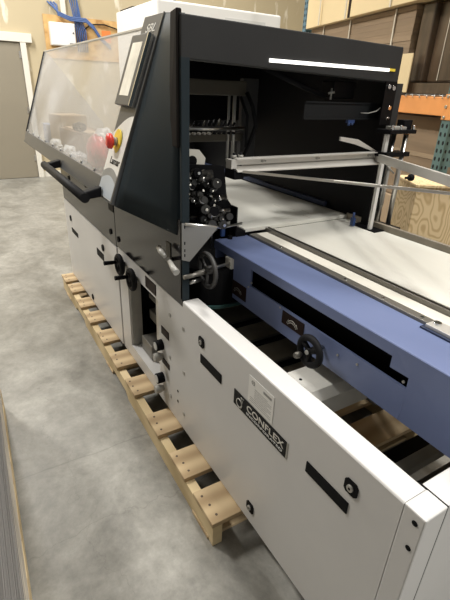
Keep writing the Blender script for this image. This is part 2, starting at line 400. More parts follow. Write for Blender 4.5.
for i, (xa, xb) in enumerate(boards):
    yo = random.uniform(-0.006, 0.006); dz = random.uniform(-0.001, 0.001); w = xb-xa; x = xb
    bdm = MB(); bdm.box(-w/2, w/2, -0.604+yo*0.7, 0.62, 0.105, 0.128+dz)
    dbd = bdm.build('deck_board', M['deck'], pal, 0.003); dbd.location = (xb-w/2+2.28, -0.008, 0)
    for k in (0.2, 0.5, 0.8):
        px_, py_ = w*(0.5-k), -0.575+random.uniform(-.01, .01)
        MB().tube([(px_, py_, 0.126+dz), (px_, py_, 0.1290+dz)], 0.0055, n=8).build('nail', M['nail'], dbd)
pal.rotation_euler = (0, 0, -0.0125)
for xx in (-3.45, -2.3, -1.05):
    MB().box(xx+2.28-0.07, xx+2.28+0.07, -0.61, 0.6, 0.0, 0.016).build('bottom_board', M['deck'], pal, 0.002)

# ------------------------------------------------------------------ the machine
mc = thing('die_cutting_machine', 'long industrial sheet converting machine with white, black and blue panels on timber pallet', 'machine', (0, 0, 0.13))
mc.location = (0, 0, 0)
def part(mb, name, m=None, bevel=0.0, parent=None, label=None, seg=2):
    o = mb.build(name, m, parent or mc, bevel, seg)
    if label: o['label'] = label
    return o

ZB = 0.135
# white front panel with opening
fp = MB()
Z1 = 0.785
fp.box(-2.31, -2.17, 0, 0.012, ZB, Z1); fp.box(-2.17, -1.735, 0, 0.012, ZB, 0.215); fp.box(-2.17, -1.735, 0, 0.012, 0.70, Z1)
fp.box(-1.735, -1.4659, 0, 0.012, ZB, Z1)
rp = [(0.0, ZB), (0.0, 0.808)] + [(0.008-0.008*math.cos(a), 0.806+0.008*math.sin(a)) for a in (0.3, 0.6, 0.9, 1.2, 1.57)] + \
     [(0.068+0.008*math.sin(a), 0.806+0.008*math.cos(a)) for a in (0.0, 0.4, 0.8, 1.2, 1.57)] + [(0.076, 0.70), (0.012, 0.70), (0.012, ZB)]
fp.prism([(-1.466, a, b) for a, b in rp], (1.466-0.355, 0, 0))
part(fp, 'front_panel', M['white'], label='long white front panel with black handle slots')
endc = part(MB().box(-0.3551, -0.30, 0, 0.076, ZB, 0.814), 'corner_cover', M['white'], 0.004)
part(MB().box(-3.65, -2.325, -0.004, 0.02, ZB, 0.775), 'side_door', M['white'], 0.003, label='white hinged door at the far end')
# bright steel returns inside the opening
op = MB(); op.box(-2.17, -2.16, 0.012, 0.07, 0.21, 0.70, M['greysteel']); op.box(-1.745, -1.735, 0.012, 0.05, 0.21, 0.70, M['greysteel']); op.box(-2.17, -1.735, 0.012, 0.34, 0.20, 0.215, M['white'])
part(op, 'opening_liner')
pp = MB(); gc = [(-1.755-0.20*math.sin(k*0.17), 0.02+0.12*(1-math.cos(k*0.17))) for k in range(8)]
pp.prism([(a, b, 0.30) for a, b in gc] + [(a, b+0.006, 0.30) for a, b in gc[::-1]], (0, 0, 0.40))
part(pp, 'curved_guard', M['alu'])
part(MB().box(-2.12, -1.90, 0.10, 0.16, 0.40, 0.46).box(-2.12, -1.90, 0.10, 0.2, 0.53, 0.56).box(-2.1, -1.95, 0.04, 0.22, 0.22, 0.31), 'inner_crossbar', M['midmetal'], 0.004)
part(MB().box(-2.17, -1.735, 0.34, 0.36, 0.2, 0.75), 'inner_wall', M['hoodin'])

# dark lower skin
part(MB().box(-2.325, -1.470, 0.0, 0.02, 0.787, 1.15), 'lower_skin', M['dark'], 0.002, label='dark glossy skin above the white panel')
part(MB().box(-3.65, -2.332, 0.0, 0.02, 0.777, 1.12), 'far_lower_skin', M['dark'], 0.002)
# body core of far unit
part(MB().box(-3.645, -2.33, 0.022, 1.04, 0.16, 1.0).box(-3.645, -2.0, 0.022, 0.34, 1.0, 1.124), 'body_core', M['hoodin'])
part(MB().box(-4.12, -2.0, -0.09, 0.36, 1.125, 1.155), 'cover_tray', M['greyfr'])
part(MB().box(-3.645, -2.33, 1.06, 1.07, 0.14, 1.0), 'rear_skin', M['white'])

# cover plane helper: bottom y=-.165 z=1.16 ; top y=.08 z=1.82
def cp(x, z, off=0.0):
    y = -0.165 + (z-1.16)*0.245/0.66
    return (x, y + off*-0.938, z + off*0.348)
def cslab(x0, x1, z0, z1, o0, o1, mb, m=None):
    mb.hexa([cp(x0,z0,o1), cp(x1,z0,o1), cp(x1,z0,o0), cp(x0,z0,o0), cp(x0,z1,o1), cp(x1,z1,o1), cp(x1,z1,o0), cp(x0,z1,o0)], m); return mb
cover = part(cslab(-4.12, -2.0, 1.235, 1.82, -0.003, 0.003, MB()), 'window_cover', M['glass'], label='large clear tilted acrylic cover')
part(cslab(-4.13, -2.0, 1.155, 1.235, -0.03, 0.006, MB()), 'bottom_rail', M['greyfr'], 0.004, parent=cover)
part(cslab(-4.13, -4.115, 1.235, 1.82, -0.01, 0.008, MB()), 'side_edge', M['black'], parent=cover)
g = cslab(-4.13, -2.0, 1.818, 1.826, -0.005, 0.005, MB()); part(g, 'top_edge', M['knobw'], parent=cover)
# clear end panel of cover
sc = MB(); sc.prism([(-4.125, -0.16, 1.16), (-4.125, 0.5, 1.16), (-4.125, 0.5, 1.3), (-4.125, 0.10, 1.82), (-4.125, 0.07, 1.81)], (0.005, 0, 0))
part(sc, 'end_window', M['glass'], parent=cover)
for i in range(9):
    xx = -4.05 + i*0.24
    a = cp(xx, 1.245, 0.003); b = cp(xx, 1.245, 0.010)
    part(MB().tube([a, b], 0.008, n=10), 'cover_bolt', M['greysteel'], parent=cover)
# handle
hd = part(MB().tube([(-2.80, -0.25, 1.172), (-1.90, -0.25, 1.168)], 0.021, n=16), 'grab_handle', M['rubber'])
for xx in (-2.77, -1.955):
    m_ = MB(); m_.hexa([(xx-.025, -.265, 1.150), (xx+.025, -.265, 1.150), (xx+.025, -.17, 1.160), (xx-.025, -.17, 1.160), (xx-.025, -.265, 1.18), (xx+.025, -.265, 1.18), (xx+.025, -.165, 1.205), (xx-.025, -.165, 1.205)])
    part(m_, 'handle_bracket', M['black'], 0.006, parent=hd)

# console strip
con = part(cslab(-2.0, -1.80, 1.155, 1.862, -0.035, 0.005, MB()), 'control_console', M['greyfr'], 0.002)
ov = MB()
# silver overlay with curved top: white field, pale blue foot
def cpoly(pts, off, th, m, mb):
    a = [cp(x, z, off) for x, z in pts]; d = Vector(cp(0, 1.2, th)) - Vector(cp(0, 1.2, 0)); mb.prism(a, d, m)
arc = [(-1.995 + 0.19*k/8, 1.42 + 0.075*math.sin(math.pi*0.5*k/8)) for k in range(9)]
cpoly([(-1.995, 1.165), (-1.805, 1.165)] + arc[::-1], 0.005, 0.0015, M['silver'], ov)
part(ov, 'console_overlay', M['silver'], parent=con, label='silver overlay on the lower console')
o2 = MB(); arc2 = [(-1.993 + 0.186*k/8, 1.262 + 0.022*math.sin(math.pi*k/8)) for k in range(9)]
arc3 = [(-1.993 + 0.186*k/8, 1.232 + 0.022*math.sin(math.pi*k/8)) for k in range(9)]
cpoly([(-1.993, 1.168), (-1.807, 1.168)] + arc3[::-1], 0.0068, 0.0008, M['paleb'], o2)
cpoly(arc3 + arc2[::-1], 0.0068, 0.0008, M['labgrey'], o2)
part(o2, 'overlay_arch', None, parent=con)
yd = Vector(cp(0, 1.3)) - Vector(cp(0, 1.2))
t1 = text_mesh('console_lettering', 'Lamar', M['logoblk'], cp(-1.94, 1.30, 0.0068), (1, 0, 0.0), yd, 0.03, con, width=0.12, bold=0.02)
t2 = text_mesh('console_badge', 'SBL', M['wprint'], cp(-1.945, 1.80, 0.006), (1, 0, 0.0), yd, 0.032, con, width=0.10, shear=0.3, bold=0.01)
# touch screen
ts = part(cslab(-2.015, -1.83, 1.525, 1.785, 0.006, 0.03, MB()), 'touch_screen', M['greyfr'], 0.003, parent=con)
tsf = MB(); cslab(-1.98, -1.872, 1.56, 1.755, 0.030, 0.0312, tsf); part(tsf, 'screen_face', M['screen'], parent=con)
tse = MB(); cslab(-1.835, -1.829, 1.525, 1.785, 0.008, 0.032, tse); part(tse, 'screen_trim', M['chrome'], parent=con)
# console edge trim bright line
ce = MB(); cslab(-1.803, -1.799, 1.16, 1.862, 0.003, 0.008, ce); part(ce, 'console_trim', M['midmetal'], parent=con)
# emergency stop
es = MB(); a = Vector(cp(-1.915, 1.390, 0.007)); nrm = Vector((-0.12, -0.98, 0.05)).normalized()
es.tube([a-nrm*0.002, Vector(a)+(Vector(cp(0, 1.2, 1)) - Vector(cp(0, 1.2, 0)))*0.004], 0.05, M['yellow'], 24)
esp = part(es, 'emergency_stop_plate', None, parent=con, label='yellow round plate')
eb = MB(); eb.tube([a+nrm*0.003, a+nrm*0.018], 0.017, M['knobw'], 16); eb.tube([a+nrm*0.018, a+nrm*0.026, a+nrm*0.042, a+nrm*0.048], [0.020, 0.032, 0.030, 0.018], M['red'], 20)
part(eb, 'emergency_stop_button', None, parent=con, label='red mushroom button')

# oblique side cheek of hood from console to post
A = (-1.80, 0.093, 1.862); B = (-1.78, -0.160, 1.152); Cc = (-1.512, -0.002, 1.085); Dd = (-1.478, 0.0, 1.822)
ck = MB(); bm = ck.bm
n = 8
grid = []
for i in range(n+1):
    t = i/n; L0 = Vector(A).lerp(Vector(B), t); R0 = Vector(Dd).lerp(Vector(Cc), t)
    grid.append([[bm.verts.new(L0.lerp(R0, k/n)+Vector((0, dd, 0))) for k in range(n+1)] for dd in (0, 0.02)])
for i in range(n):
    for k in range(n):
        f = bm.faces.new((grid[i][0][k], grid[i+1][0][k], grid[i+1][0][k+1], grid[i][0][k+1])); f.smooth = True
        bm.faces.new((grid[i][1][k], grid[i][1][k+1], grid[i+1][1][k+1], grid[i+1][1][k]))
    bm.faces.new((grid[i][0][0], grid[i][1][0], grid[i+1][1][0], grid[i+1][0][0]))
    bm.faces.new((grid[i][0][n], grid[i+1][0][n], grid[i+1][1][n], grid[i][1][n]))
for k in range(n):
    bm.faces.new((grid[0][0][k], grid[0][0][k+1], grid[0][1][k+1], grid[0][1][k]))
    bm.faces.new((grid[n][0][k], grid[n][1][k], grid[n][1][k+1], grid[n][0][k+1]))
part(ck, 'hood_cheek', M['navy'], label='dark blue-grey side cheek of the hood')
# underside closing
uc = MB(); uc.prism([(-1.80, -0.155, 1.150), (-1.52, -0.002, 1.110), (-1.52, 0.02, 1.110), (-1.80, 0.02, 1.150)], (0, 0, 0.004)); part(uc, 'cheek_underside', M['black'])
# hinge strip
hs = MB(); hs.hexa([(-1.575, -0.002, 1.415), (-1.482, -0.012, 1.415), (-1.482, 0.01, 1.415), (-1.575, 0.02, 1.415), (-1.575, 0.012, 1.835), (-1.482, -0.010, 1.835), (-1.482, 0.01, 1.835), (-1.575, 0.03, 1.835)])
part(hs, 'hinge_strip', M['velcro'], 0.004, label='brown-black hinge strip')
# post
part(MB().box(-1.485, -1.468, 0.0, 0.032, 0.816, 1.70), 'corner_post', M['navy'], 0.002)
# hood: front beam, roof, side
hb = MB(); hb.hexa([(-1.53,0.0,1.695),(-1.468,0.0,1.695),(-1.468,1.057,1.662),(-1.53,1.057,1.662),(-1.53,0.0,1.82),(-1.468,0.0,1.82),(-1.468,1.057,1.80),(-1.53,1.057,1.80)])
hood = part(hb, 'hood_front_beam', M['hood'], 0.004)
part(MB().hexa([(-2.75,0.45,1.79),(-1.50,0.02,1.79),(-1.50,1.055,1.78),(-2.75,1.055,1.78),(-2.75,0.45,1.81),(-1.50,0.02,1.81),(-1.50,1.055,1.80),(-2.75,1.055,1.80)]), 'hood_roof', M['hood'])
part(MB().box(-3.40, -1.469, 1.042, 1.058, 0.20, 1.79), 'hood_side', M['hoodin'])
part(MB().box(-1.50, -1.469, 1.06, 1.10, 1.05, 1.66), 'side_flange', M['hood'])
part(MB().box(-3.42, -3.40, 0.66, 1.055, 1.04, 1.60), 'hood_divider', M['hoodin'])
part(MB().box(-2.75, -2.735, 0.46, 1.04, 1.42, 1.79), 'upper_divider', M['hoodin'])
led = part(MB().box(-1.468, -1.462, 0.352, 0.985, 1.703, 1.715), 'led_strip', M['led'], label='glowing white strip light')
part(MB().box(-1.468, -1.462, 0.988, 1.022, 1.705, 1.715), 'yellow_sticker', M['yellow'])
# corner bracket with bolts
br = MB(); br.box(-1.475, -1.466, 0.985, 1.056, 1.49, 1.665, M['hoodin'])
for (yy, zz) in ((1.005, 1.645), (1.035, 1.64), (1.03, 1.56), (1.03, 1.515)): br.tube([(-1.466, yy, zz), (-1.460, yy, zz)], 0.009, M['chrome'], 10)
part(br, 'bolted_bracket')
# channel
chn = MB(); chn.box(-1.545, -1.538, 0.60, 1.04, 1.508, 1.575, M['chan']); chn.box(-1.545, -1.532, 0.60, 1.04, 1.571, 1.577, M['chan']); chn.box(-1.545, -1.532, 0.60, 1.04, 1.506, 1.512, M['chan'])
chn.box(-1.538, -1.536, 0.60, 0.93, 1.567, 1.570, M['black'])
part(chn, 'cable_channel', None)
wp = [(-1.535, 0.93, 1.535), (-1.51, 0.95, 1.535), (-1.49, 0.98, 1.545), (-1.475, 1.0, 1.57), (-1.48, 1.02, 1.60)]
part(MB().tube(wp, 0.0025, n=8), 'white_wire', M['knobw'])
part(MB().box(-1.545, -1.53, 0.855, 0.895, 1.492, 1.505).tube([(-1.535, 0.865, 1.492), (-1.535, 0.865, 1.482)], 0.006).tube([(-1.535, 0.885, 1.492), (-1.535, 0.885, 1.484)], 0.006), 'blue_clip', M['bluecl'])
part(MB().tube([(-1.62, 0.42, 1.70), (-1.60, 0.62, 1.635), (-1.58, 0.74, 1.60)], 0.012), 'gas_strut', M['black'])
part(MB().tube([(-1.56, 0.76, 1.585), (-1.56, 0.76, 1.63)], 0.004).tube([(-1.56, 0.745, 1.61), (-1.56, 0.775, 1.615)], 0.005), 'strut_pin', M['greysteel'])
part(MB().box(-1.66, -1.58, 0.79, 0.92, 1.59, 1.66), 'dark_box', M['hoodin'], 0.004)

# interior at left behind post
part(MB().box(-1.93, -1.88, 0.15, 0.53, 1.583, 1.645), 'upper_crossbeam', M['olive'], 0.003)
part(MB().box(-1.93, -1.89, 0.15, 0.53, 1.385, 1.42), 'lower_crossbeam', M['olive'], 0.003)
part(MB().tube([(-1.88, 0.15, 1.443), (-1.88, 0.525, 1.443)], 0.008), 'cross_rod', M['steel'])
part(MB().tube([(-1.89, 0.445, 1.29), (-1.89, 0.445, 1.59)], 0.006), 'guide_rod', M['greysteel'])
part(MB().tube([(-1.89, 0.475, 1.29), (-1.89, 0.475, 1.59)], 0.008), 'guide_rod', M['greysteel'])
part(MB().tube([(-1.86, 0.52, 1.60), (-1.84, 0.545, 1.54), (-1.83, 0.56, 1.46), (-1.85, 0.545, 1.38), (-1.87, 0.52, 1.30)], 0.010).tube([(-1.88, 0.50, 1.58), (-1.86, 0.53, 1.5), (-1.86, 0.53, 1.36)], 0.008), 'hose_loop', M['rubber'])
part(MB().box(-1.97, -1.94, 0.55, 0.64, 1.24, 1.66), 'inner_plate', M['hood'], 0.003)
cl = MB()
for i in range(12):
    yy = 0.17 + i*0.026; cl.tube([(-1.87, yy, 1.455), (-1.87, yy+0.012, 1.455+random.uniform(0.01, 0.03))], random.uniform(0.004, 0.009), random.choice([M['greysteel'], M['black'], M['olive']]), 8)
    cl.tube([(-1.87, yy, 1.425), (-1.85, yy, 1.425)], 0.006, random.choice([M['black'], M['greysteel']]), 8)
part(cl, 'air_fittings', None)
part(MB().box(-3.39, -1.78, 1.02, 1.041, 1.045, 1.070), 'inner_blue_rail', M['dblue'], 0.003)

# roller cluster
rr = random.Random(3)
spots = []
for i in range(56):
    z_ = 1.075 + 0.235*(i+rr.random())/56; ymax = 0.25 - max(0, z_-1.22)*1.0
    spots.append((-1.63+rr.uniform(0, 0.11)-0.35*max(0, z_-1.15), rr.uniform(0.08, ymax), z_, rr.uniform(0.010, 0.024)))
for i, (x_, y_, z_, r_) in enumerate(spots):
    mb = MB(); L_ = rr.uniform(0.03, 0.055)
    if i % 3 == 0:   # roller lying across
        mb.tube([(x_, y_-0.03, z_), (x_, y_+0.03, z_)], r_*0.8, M['rollgrey' if i % 5 else 'black'], 16)
        mb.tube([(x_, y_-0.012, z_), (x_, y_+0.002, z_)], r_*0.86, M['chrome' if i % 2 else 'steel'], 16)
        mb.tube([(x_, y_-0.036, z_), (x_, y_-0.03, z_)], r_*0.3, M['chrome'], 10)
    else:
        mb.tube([(x_, y_, z_), (x_+L_, y_-0.008, z_+0.004)], r_*0.8, M['rollgrey' if i % 5 else 'black'], 16)
        mb.tube([(x_+L_*0.4, y_-0.003, z_), (x_+L_*0.6, y_-0.005, z_)], r_*0.9, M['black' if i % 4 else 'steel'], 16)
        if i % 2: mb.tube([(x_+L_, y_-0.008, z_+0.004), (x_+L_+0.01, y_-0.008, z_+0.004)], r_*0.28, M['chrome'], 10)
    part(mb, 'drive_roller', None)
part(MB().prism([(-1.67, 0.08, 1.06), (-1.67, 0.35, 1.06), (-1.67, 0.35, 1.13), (-1.67, 0.32, 1.17), (-1.67, 0.30, 1.31), (-1.67, 0.08, 1.33)], (-0.02, 0, 0)), 'roller_side_plate', M['black'], 0.002)
part(MB().box(-1.66, -1.61, 0.335, 0.342, 1.01, 1.14), 'roller_end_guard', M['black'])
wb = MB(); wb.prism([(-1.70, 0.10, 1.29), (-1.70, 0.205, 1.285), (-1.70, 0.215, 1.345), (-1.70, 0.185, 1.378), (-1.70, 0.10, 1.385)], (0.015, 0, 0), M['cream']); wb.tube([(-1.684, 0.15, 1.335), (-1.68, 0.15, 1.335)], 0.022, M['black'], 18)
part(wb, 'cream_bracket', None)

# triangular bracket on the post with long rail
tb = MB(); tb.prism([(-1.462, -0.003, 1.145), (-1.462, 0.150, 1.112), (-1.462, 0.150, 1.104), (-1.462, 0.030, 0.985), (-1.462, -0.003, 0.997)], (-0.004, 0, 0), M['tri'])
for z in (1.13, 1.065, 1.035, 1.015): tb.box(-1.4625, -1.461, 0.006, 0.011, z-0.006, z+0.006, M['black'])
part(tb, 'triangular_bracket', None, 0.001)
part(MB().tube([(-1.456, 0.01, 1.142), (-1.50, 0.20, 1.095), (-1.58, 0.345, 1.075)], 0.006, n=10), 'bracket_rod', M['steel'])

# small handwheel at hood
def handwheel(c, R, r, m, knob, spokes=3, shaft=None, name='handwheel'):
    c = Vector(c); mb = MB(); mb.ring(c, (0, 1, 0), R, r, m)
    mb.tube([c+Vector((0, -0.012, 0)), c+Vector((0, 0.03, 0))], R*0.26, m, 16)
    for k in range(spokes):
        a = k*2*math.pi/spokes+0.5; mb.tube([c, c+Vector((math.cos(a)*R, 0, math.sin(a)*R))], r*0.75, m, 8)
    w = part(mb, name)
    if shaft: part(MB().tube(shaft[:2], shaft[2], n=12), 'wheel_shaft', M['steel'], parent=w)
    if knob: part(MB().tube([c+Vector((knob[0], 0, knob[1])), c+Vector((knob[0], -knob[2]*0.5, knob[1])), c+Vector((knob[0], -knob[2], knob[1]))], [0.008, 0.012, knob[3]], n=12), 'crank_knob', knob[4], parent=w)
    return w
handwheel((-1.460, 0.11, 0.935), 0.070, 0.010, M['wheelgrey'], None, shaft=((-1.47, 0.24, 0.945), (-1.46, 0.05, 0.932), 0.007))
part(MB().tube([(-1.455, 0.10, 0.93), (-1.455, 0.0, 0.925)], 0.009), 'crank_handle', M['midmetal'])
part(MB().tube([(-1.48, 0.09, 0.89), (-1.48, 0.035, 0.885)], 0.008), 'shaft_stub', M['steel'])
part(MB().box(-1.505, -1.460, 0.222, 0.262, 0.915, 0.966), 'bearing_block', M['cream'], 0.003)
# chute drum behind the post
dr = MB(); prof = [(-1.90, 0.06), (-1.62, 0.06)] + [(-1.62+0.16*math.sin(a), 0.06+0.16*(1-math.cos(a))) for a in [k*math.pi/2/8 for k in range(9)]] + [(-1.46, 0.40), (-1.90, 0.40)]
dr.prism([(a, b, 0.75) for a, b in prof], (0, 0, 0.17), M['hoodin']); dr.prism([(a+0.01*(a > -1.8), b-0.006, 0.745) for a, b in prof], (0, 0, 0.012), M['tealedge'])
part(dr, 'rounded_housing', None)

# blue table
K = 1.0217
def fx(x): return x*K
def fz(z): return 1.61-(1.61-z)*K
YF = 0.238
bt = part(MB().box(-1.62, -0.30, YF-0.005, 0.405, 0.992, 1.004), 'blue_table_top', M['blue'], 0.003, label='blue painted top ledge')
fl = MB()
fl.box(-1.62, fx(-0.61), YF-0.006, YF+0.006, 0.967, 1.002)
fl.prism([(fx(-0.61), YF-0.006, 1.002), (fx(-0.61), YF-0.0055, fz(0.945)), (fx(-0.55), YF-0.003, fz(0.945)), (fx(-0.55), YF, fz(0.803)), (-0.30, YF, fz(0.803)), (-0.30, YF-0.006, 1.002)], (0, 0.008, 0))
fl.box(-1.62, -1.605, YF, YF+0.04, 0.89, 1.0)
fl.box(fx(-1.455), fx(-0.551), YF, YF+0.008, fz(0.803), fz(0.908)); fl.box(fx(-1.455), fx(-1.30), YF, YF+0.008, fz(0.907), 0.968)
part(fl, 'blue_table_face', M['blue'], 0.0, label='blue front face under the ledge')
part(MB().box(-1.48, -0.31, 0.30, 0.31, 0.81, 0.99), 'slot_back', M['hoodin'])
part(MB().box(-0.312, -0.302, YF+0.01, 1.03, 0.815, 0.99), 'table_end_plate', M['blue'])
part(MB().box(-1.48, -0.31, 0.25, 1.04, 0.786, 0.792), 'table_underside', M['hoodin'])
for (x_, z_) in ((-1.31, 0.90), (-1.10, 0.903), (-0.87, 0.925), (-0.80, 0.872), (-0.72, 0.885), (-0.562, 0.925), (-1.29, 0.925)):
    if z_ > 0.91 and x_ < -0.6 and x_ > -1.2: continue
    part(MB().tube([(fx(x_), YF+0.0005, fz(z_)), (fx(x_), YF-0.004, fz(z_))], 0.004, n=10), 'face_screw', M['greysteel'])
for (a, b_, c_, d_) in ((-1.445, -1.325, 0.825, 0.888), (-1.085, -0.965, 0.850, 0.900)):
    a, b_, c_, d_ = fx(a), fx(b_), fz(c_), fz(d_)
    lb = MB(); lb.box(a, b_, YF-0.0025, YF, c_, d_, M['label'])
    lp = part(lb, 'instruction_plate', None)
    cx, cz = (a+b_)/2, (c_+d_)/2; yy = YF-0.0035
    cur = [(cx-0.022+0.044*k/8, yy, cz-0.002+0.010*math.sin(math.pi*k/8)) for k in range(9)]
    arw = MB()
    arw.tube(cur, 0.0011, n=6); arw.tube([(p[0], p[1], p[2]-0.009) for p in cur], 0.0009, n=6)
    for sgn in (-1, 1):
        arw.tube([(cx+sgn*0.022, yy, cz+0.004), (cx+sgn*0.030, yy, cz-0.010), (cx+sgn*0.022, yy, cz-0.014)], 0.0010, n=6)
    part(arw, 'curved_arrow', M['wprint'] if a > -1.2 else M['labgrey'], parent=lp)
handwheel((-0.885, 0.180, 0.848), 0.047, 0.012, M['rubber'], (-0.035, -0.028, 0.03, 0.010, M['midmetal']), shaft=((-0.885, YF, 0.848), (-0.885, 0.165, 0.848), 0.008))
# channel, strips, plates
cn = MB(); cn.box(-1.60, -0.30, 0.405, 0.440, 1.000, 1.014)
part(cn, 'side_channel', M['midmetal'], 0.002)
for x_ in (-1.38, -1.20, -1.0, -0.83, -0.68, -0.5): part(MB().tube([(x_, 0.418, 1.013), (x_, 0.418, 1.017)], 0.006, n=10), 'channel_screw', M['chrome'])
part(MB().box(-1.60, -0.30, 0.441, 0.503, 1.0, 1.012), 'cream_edge_strip', M['cream'], 0.002)
part(MB().box(-1.68, -0.30, 0.505, 0.512, 1.0, 1.028).box(-1.68, -0.30, 0.520, 0.526, 1.0, 1.030).box(-1.68, -0.30, 0.512, 0.520, 1.0, 1.012), 'sheet_guide_rail', M['midmetal'], 0.001)
part(MB().box(-1.62, -0.30, 0.527, 1.032, 0.998, 1.016), 'table_plate', M['sheet'], 0.002, label='cream plate at the near table end')
part(MB().box(-3.39, -1.615, 0.385, 1.035, 1.018, 1.036), 'table_plate', M['sheet'], 0.002, label='cream plate reaching under the hood')
part(MB().box(-1.62, -0.30, 1.033, 1.052, 0.96, 1.045), 'rear_table_rail', M['dkmetal'], 0.002)
lt = MB(); lt.box(-0.655, -0.30, 0.375, 0.405, 1.004, 1.010, M['dblue']); lt.box(-0.645, -0.30, 0.385, 0.435, 1.010, 1.020, M['alu']); lt.tube([(-0.625, 0.41, 1.020), (-0.625, 0.41, 1.027)], 0.012, M['chrome'], 14)
part(lt, 'side_latch', None, 0.001)
bc = MB(); bc.box(-1.67, -1.61, 0.34, 0.39, 1.0, 1.030, M['black']); bc.box(-1.66, -1.62, 0.40, 0.44, 1.0, 1.035, M['black']); bc.box(-1.665, -1.650, 0.285, 0.305, 1.0, 1.065, M['bluecl'])
bc.tube([(-1.64, 0.34, 1.035), (-1.64, 0.34, 1.06)], 0.012, M['black'], 10); bc.tube([(-1.60, 0.30, 0.99), (-1.60, 0.30, 1.02)], 0.012, M['black'], 10)
part(bc, 'corner_clamp', None, 0.002)
part(MB().tube([(-1.60, 0.205, 1.15), (-1.60, 0.205, 0.97)], 0.004, n=8), 'thin_rod', M['steel'])

# silver arm frame above table
AX = -1.45
ar = MB()
ar.box(AX-0.012, AX, 0.21, 0.998, 1.350, 1.372, M['alu']); ar.box(AX-0.012, AX+0.022, 0.21, 0.998, 1.372, 1.377, M['alu'])
ar.hexa([(AX-0.012,0.21,1.340),(AX+0.030,0.21,1.328),(AX+0.030,1.00,1.322),(AX-0.012,1.00,1.334),(AX-0.012,0.21,1.350),(AX+0.030,0.21,1.333),(AX+0.030,1.00,1.327),(AX-0.012,1.00,1.350)], M['alu'])
part(ar, 'guard_arm', None, 0.001, label='silver angle arm reaching across the hood')
def bar(a, b, w, h, m, name, parent=None):
    a = Vector(a); b = Vector(b); t = (b-a).normalized(); s_ = t.cross(Vector((0,0,1))).normalized()*w/2; u = Vector((0,0,h/2))
    mb = MB(); mb.hexa([a-s_-u, b-s_-u, b+s_-u, a+s_-u, a-s_+u, b-s_+u, b+s_+u, a+s_+u]); return part(mb, name, m, 0.001, parent=parent)
bar((-1.445, 0.985, 1.352), (-0.60, 0.560, 1.368), 0.014, 0.034, M['alu'], 'guard_side_bar')
bar((-1.425, 0.235, 1.330), (-0.60, 0.610, 1.366), 0.010, 0.009, M['steel'], 'guard_rod')
part(MB().box(-0.63, -0.57, 0.54, 0.63, 1.348, 1.372), 'guard_corner', M['steel'], 0.002)
part(MB().box(-1.50, -1.43, 0.20, 0.245, 1.300, 1.335).box(-1.53, -1.47, 0.245, 0.31, 1.300, 1.320), 'arm_pivot_block', M['black'], 0.003)
pv = MB()
for (yy) in (0.215, 0.245): pv.tube([(-1.46, yy, 1.335), (-1.46, yy, 1.395)], 0.006, M['black'], 10); pv.tube([(-1.46, yy, 1.378), (-1.46, yy, 1.386)], 0.010, M['greysteel'], 12)
pv.box(-1.475, -1.435, 0.190, 0.215, 1.340, 1.372, M['alu'])
part(pv, 'pivot_bolts', None)
for yy in (0.34, 0.62, 0.93): part(MB().tube([(AX, yy, 1.361), (AX+0.005, yy, 1.361)], 0.005).tube([(AX, yy+.014, 1.361), (AX+0.005, yy+.014, 1.361)], 0.003), 'arm_screw', M['greysteel'])
part(MB().prism([(AX, 0.745, 1.444), (AX, 0.853, 1.431), (AX, 0.985, 1.378), (AX, 0.960, 1.378), (AX, 0.843, 1.410), (AX, 0.745, 1.428)], (-0.010, 0, 0)), 'small_lever', M['alu'], 0.001)

# lift column at rear right
lc = MB(); lc.box(-1.45, -1.37, 0.955, 1.130, 1.459, 1.475, M['black'])
lc.box(-1.43, -1.39, 1.06, 1.115, 1.475, 1.515, M['black']); lc.box(-1.43, -1.38, 0.99, 1.07, 1.475, 1.488, M['greysteel'])
for yy in (0.975, 1.03, 1.115): lc.tube([(-1.38, yy, 1.475), (-1.38, yy, 1.495)], 0.007, M['chrome'], 12)
part(lc, 'column_top_plate', None, 0.002)
part(MB().box(-1.445, -1.375, 0.965, 1.12, 1.360, 1.38), 'column_guide_plate', M['black'], 0.002)
part(MB().box(-1.415, -1.40, 0.972, 0.992, 1.02, 1.455), 'ruler_bar', mat('ruler_white', (0.62, 0.61, 0.58), 0.5), 0.001)
part(MB().tube([(-1.40, 1.10, 1.02), (-1.40, 1.10, 1.455)], 0.012), 'chrome_rod', M['steel'])
part(MB().tube([(-1.43, 1.055, 1.02), (-1.43, 1.055, 1.455)], 0.011), 'chrome_rod', M['steel'])
part(MB().box(-1.50, -1.46, 1.015, 1.075, 1.0, 1.46), 'column_back', M['hoodin'])
part(MB().box(-1.52, -1.36, 0.965, 1.15, 0.95, 1.02), 'column_foot', M['black'])
part(MB().tube([(-1.42, 1.05, 1.13), (-1.42, 1.05, 1.36)], 0.008).tube([(-1.41, 1.02, 1.32), (-1.41, 1.08, 1.28)], 0.004), 'inner_rod', M['greysteel'])
part(MB().box(-1.50, -1.48, 0.94, 0.955, 1.02, 1.06).tube([(-1.49, 0.947, 1.06), (-1.49, 0.947, 1.085)], 0.006), 'blue_connector', M['bluecl'])
part(MB().tube([(-1.40, 1.16, 1.255), (-1.40, 1.19, 1.255)], 0.006).blob((-1.40, 1.20, 1.255), 0.018), 'star_knob', M['black'])

